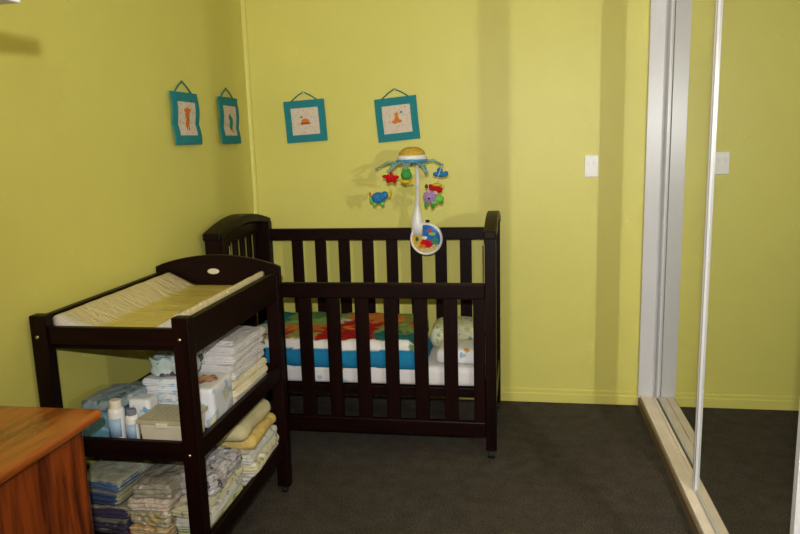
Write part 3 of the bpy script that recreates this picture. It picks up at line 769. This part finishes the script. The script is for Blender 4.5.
# music box disc in front of the rail
yd = CY1-.075
dc = L(-.505, yd, .975)
bm = bmesh.new(); add_lathe(bm, [(.001, .028), (.080, .028), (.088, .018), (.089, -.006), (.084, -.014), (.078, -.014), (.076, -.008), (.001, -.008)], dc, 40, 'Y')
mb = link('music_box', mesh(bm), M['plastic'], mob, smooth=True)
def disc_col(x, z_):
    B_, R_, Y_, G_, W_ = srgb(40, 110, 180), srgb(200, 30, 36), srgb(212, 176, 60), srgb(70, 150, 110), srgb(230, 230, 230)
    n1_ = noise.noise(Vector((x*40, z_*40, 2))); x += .006*noise.noise(Vector((x*90, z_*90, 7))); z_ += .006*noise.noise(Vector((x*90, z_*90, 9)))
    c = B_ if n1_ < .25 else srgb(90, 160, 200)
    if x < -.012 and z_ > -.03: c = Y_
    if x > -.02 and z_ > -.005: c = B_
    if z_ < -.03: c = srgb(206, 186, 130)
    if in_ell(x, z_, .0, -.025, .034+.008*n1_, .024): c = R_
    if in_ell(x, z_, -.025, -.04, .02, .012) : c = srgb(220, 130, 50)
    if in_ell(x, z_, -.008, .008, .012, .010): c = W_
    if in_ell(x, z_, .018, .045, .010, .012): c = srgb(190, 70, 80)
    if in_ell(x, z_, .035, .028, .016, .010): c = srgb(150, 180, 110)
    if in_ell(x, z_, .048, -.010, .016, .020): c = G_
    if in_ell(x, z_, -.05, .0, .010, .014): c = srgb(50, 90, 90)
    g_ = .9+.5*noise.noise(Vector((x*160, z_*160, 3)))
    return tuple(min(1, q*g_) for q in c[:3])+(1,)
bm = bmesh.new(); cols = []; rings = []
for i in range(25):
    r_ = .077*i/24
    rg = []
    for k in range(64):
        a_ = 2*PI*k/64; x, z_ = r_*math.cos(a_), r_*math.sin(a_)
        rg.append(bm.verts.new(dc+Vector((x, -.0095-.006*(1-(i/24)**2), z_)))); cols.append(disc_col(x, z_))
    rings.append(rg)
for r0, r1 in zip(rings, rings[1:]):
    for k in range(64): bm.faces.new((r0[k], r0[(k+1) % 64], r1[(k+1) % 64], r1[k]))
me = bpy.data.meshes.new('face'); bm.to_mesh(me); bm.free()
ca = me.color_attributes.new('Col', 'FLOAT_COLOR', 'POINT')
for i, c in enumerate(cols): ca.data[i].color = c
link('picture_face', me, attr_mat('glossy_picture', .15, 0), mb, smooth=True)
bm = bmesh.new(); add_lathe(bm, [(.001, -.006), (.010, -.006), (.012, .006), (.001, .006)], dc+Vector((.008, 0, .096)), 14, 'Z'); link('knob', mesh(bm), M['black'], mb, smooth=True)
# clamp behind
bm = bmesh.new(); p0 = L(-.505, CY1-.0, .975)
add_box(bm, p0.x-.03, p0.x+.03, p0.y-.008, p0.y+.012, -.02, .068); add_box(bm, p0.x-.025, p0.x+.025, p0.y-.048, p0.y+.012, .0575, .068)
link('clamp', mesh(bm), M['plastic'], mob, .004)
# arm: fat at the foot, thin above
CYm = 3.60
pts = [L(-.548, yd+.016, 1.00), L(-.553, yd+.010, 1.05), L(-.555, yd+.004, 1.09), L(-.552, yd, 1.14), L(-.546, yd-.006, 1.22), L(-.543, yd-.02, 1.33), L(-.543, yd-.05, 1.382), L(-.545, yd-.09, 1.406), L(-.552, CYm+.01, 1.416)]
bm = bmesh.new(); add_tube(bm, pts, [.040, .037, .028, .016, .011, .009, .009, .009, .010], 16); 
for v in bm.verts: v.co.y = L(0, yd, 0).y+(v.co.y-L(0, yd, 0).y)*.8
link('arm', mesh(bm), M['plastic'], mob, smooth=True)
hc = L(-.553, CYm, 1.398)
bm = bmesh.new(); add_lathe(bm, [(.001, 0), (.060, 0), (.076, .008), (.078, .024), (.070, .030), (.001, .031)], hc, 32); can = link('canopy', mesh(bm), M['plastic'], mob, smooth=True)
bm = bmesh.new(); add_lathe(bm, [(.069, .030)]+[(.069*math.cos(a), .030+.042*math.sin(a)) for a in [k*PI/2/8 for k in range(1, 8)]]+[(.001, .072)], hc, 32)
link('dome', mesh(bm), spots('gold_knit', srgb(196, 160, 56), [srgb(226, 196, 96), srgb(150, 110, 30)], 120, .3), can, smooth=True)
bm = bmesh.new(); add_lathe(bm, [(.001, -.020), (.055, -.018), (.082, -.006), (.084, .004), (.074, .009), (.001, .009)], hc, 32)
link('canopy_skirt', mesh(bm), plain('blue_plastic', srgb(70, 140, 180), .35), can, smooth=True)
armmat = plain('blue_green_plastic', srgb(112, 158, 150), .4)
tips = []
for k, (tx, ty, tz) in enumerate([(-.738, -.02, 1.362), (-.655, -.13, 1.352), (-.575, -.15, 1.350), (-.462, -.12, 1.342), (-.400, .01, 1.374), (-.58, .15, 1.372)]):
    e = L(tx, CYm+ty, tz); s = hc+(e-hc).normalized()*.06; s.z = hc.z-.004
    mid = s.lerp(e, .55)+Vector((0, 0, .016))
    bm = bmesh.new(); sd = (e-s).cross(Vector((0, 0, 1))).normalized()
    for off in (-1, 1):
        pts = [s+sd*off*.020, mid+sd*off*.012, e+sd*off*.003]
        add_tube(bm, pts, [.0065, .005, .004], 8)
    add_ell(bm, e, (.009, .009, .007)); add_tube(bm, [mid-sd*.012, mid+sd*.012], .004, 8)
    link('spoke', mesh(bm), armmat, mob, smooth=True); tips.append(e)
def string(a, b_, par):
    bm = bmesh.new(); add_tube(bm, [a, b_], .0013, 6); link('string', mesh(bm), plain('white_string', srgb(215, 215, 190), .8), par)
def plush(name, top, pieces, tip):
    """pieces: (material, [(offset, radii)...]) ellipsoids; first material is the body, the others sub-parts"""
    root = None
    for i, (mt, nm, ells) in enumerate(pieces):
        for g in ([[e_] for e_ in ells] if nm in ('foot', 'ear') else [ells]):
            bm = bmesh.new()
            for (ox, oz, rx, rz_, oy, ry) in g: add_ell(bm, top+Vector((ox, oy, oz)), (rx, ry, rz_), 14, 10)
            o = link(nm if i else name, mesh(bm), mt, root or mob, smooth=True)
            if not root: root = o
    string(tip, top, root)
fl = lambda n_, c: plain(n_, c, .95, .1, bump=.8, bscale=150, var=.1)
FB, FR, FY, FG, FP, FO, FLG = fl('blue_plush', srgb(50, 120, 176)), fl('red_plush', srgb(186, 24, 30)), fl('yellow_plush', srgb(214, 176, 50)), fl('green_plush', srgb(64, 150, 70)), fl('purple_plush', srgb(160, 130, 176)), fl('orange_plush', srgb(206, 110, 50)), fl('lime_plush', srgb(110, 190, 80))
def at(px, pz, dy): return L(px, CYm+dy, pz)
# pale blue elephant, far left
p = at(-.732, 1.214, -.02)
plush('plush_elephant', p, [(FB, '', [(0, -.002, .038, .030, 0, .026), (.034, .012, .020, .020, -.006, .022), (.022, .006, .012, .018, -.022, .006)]),
      (FLG, 'foot', [(-.022, -.034, .011, .013, 0, .014), (.020, -.034, .011, .013, 0, .014), (-.040, -.012, .010, .016, 0, .010)]),
      (FO, 'tail', [(-.044, .018, .006, .012, 0, .006)]), (FY, 'trunk', [(.058, .012, .009, .014, -.004, .008), (.066, .028, .006, .012, -.004, .006)])], tips[0])
# red star bird
p = at(-.650, 1.318, -.11)
plush('plush_bird', p, [(FR, '', [(0, 0, .024, .022, 0, .016), (-.024, .008, .018, .009, 0, .010), (.026, .004, .020, .010, 0, .010), (.004, .018, .010, .014, 0, .010), (.022, -.014, .011, .014, 0, .010), (-.010, -.014, .012, .012, 0, .010)])], tips[1])
# green round toy with yellow fish below
p = at(-.561, 1.342, -.15)
plush('plush_frog', p, [(FG, '', [(0, -.008, .028, .024, 0, .022), (-.012, .014, .009, .009, 0, .01), (.012, .014, .009, .009, 0, .01)]),
      (FY, 'fish', [(-.004, -.042, .022, .011, 0, .012), (.024, -.044, .014, .006, 0, .007), (-.026, -.036, .009, .008, 0, .008)])], tips[2])
# blue boat, right
p = at(-.408, 1.336, .01)
plush('plush_boat', p, [(FB, '', [(0, -.012, .040, .013, 0, .020), (-.004, .006, .016, .020, 0, .014), (.026, -.004, .014, .010, 0, .012), (-.026, -.008, .014, .010, 0, .012)])], tips[4])
# red and yellow aeroplane
p = at(-.432, 1.266, -.06)
plush('plush_aeroplane', p, [(FR, '', [(0, -.008, .036, .012, 0, .016), (.024, -.016, .016, .013, 0, .014), (-.020, .004, .018, .010, 0, .012)]),
      (FY, 'wing', [(.012, .010, .026, .009, 0, .022), (.038, .004, .014, .004, 0, .006)]), (plain('dark_nose', srgb(70, 66, 40), .8), 'nose', [(-.042, .004, .009, .011, 0, .009)])], tips[4])
# purple lion with green body
p = at(-.452, 1.218, -.12)
mane = [(.024*math.cos(a), .002+.024*math.sin(a), .010, .010, 0, .009) for a in [k*PI/5 for k in range(10)]]
plush('plush_lion', p, [(FP, '', [(0, 0, .025, .025, 0, .018)]+mane), (fl('pink_plush', srgb(216, 160, 176)), 'ear', [(-.004, .028, .011, .010, 0, .008), (.030, .022, .012, .010, 0, .008)]),
      (FLG, 'body', [(.046, -.008, .026, .018, .012, .018), (.020, -.026, .020, .012, .008, .014)]), (FG, 'foot', [(-.018, -.036, .010, .012, .004, .012), (.014, -.042, .010, .011, .004, .012), (.058, -.022, .009, .010, .01, .010)]),
      (M['black'], 'nose', [(.000, -.004, .006, .005, -.018, .005)])], tips[3])
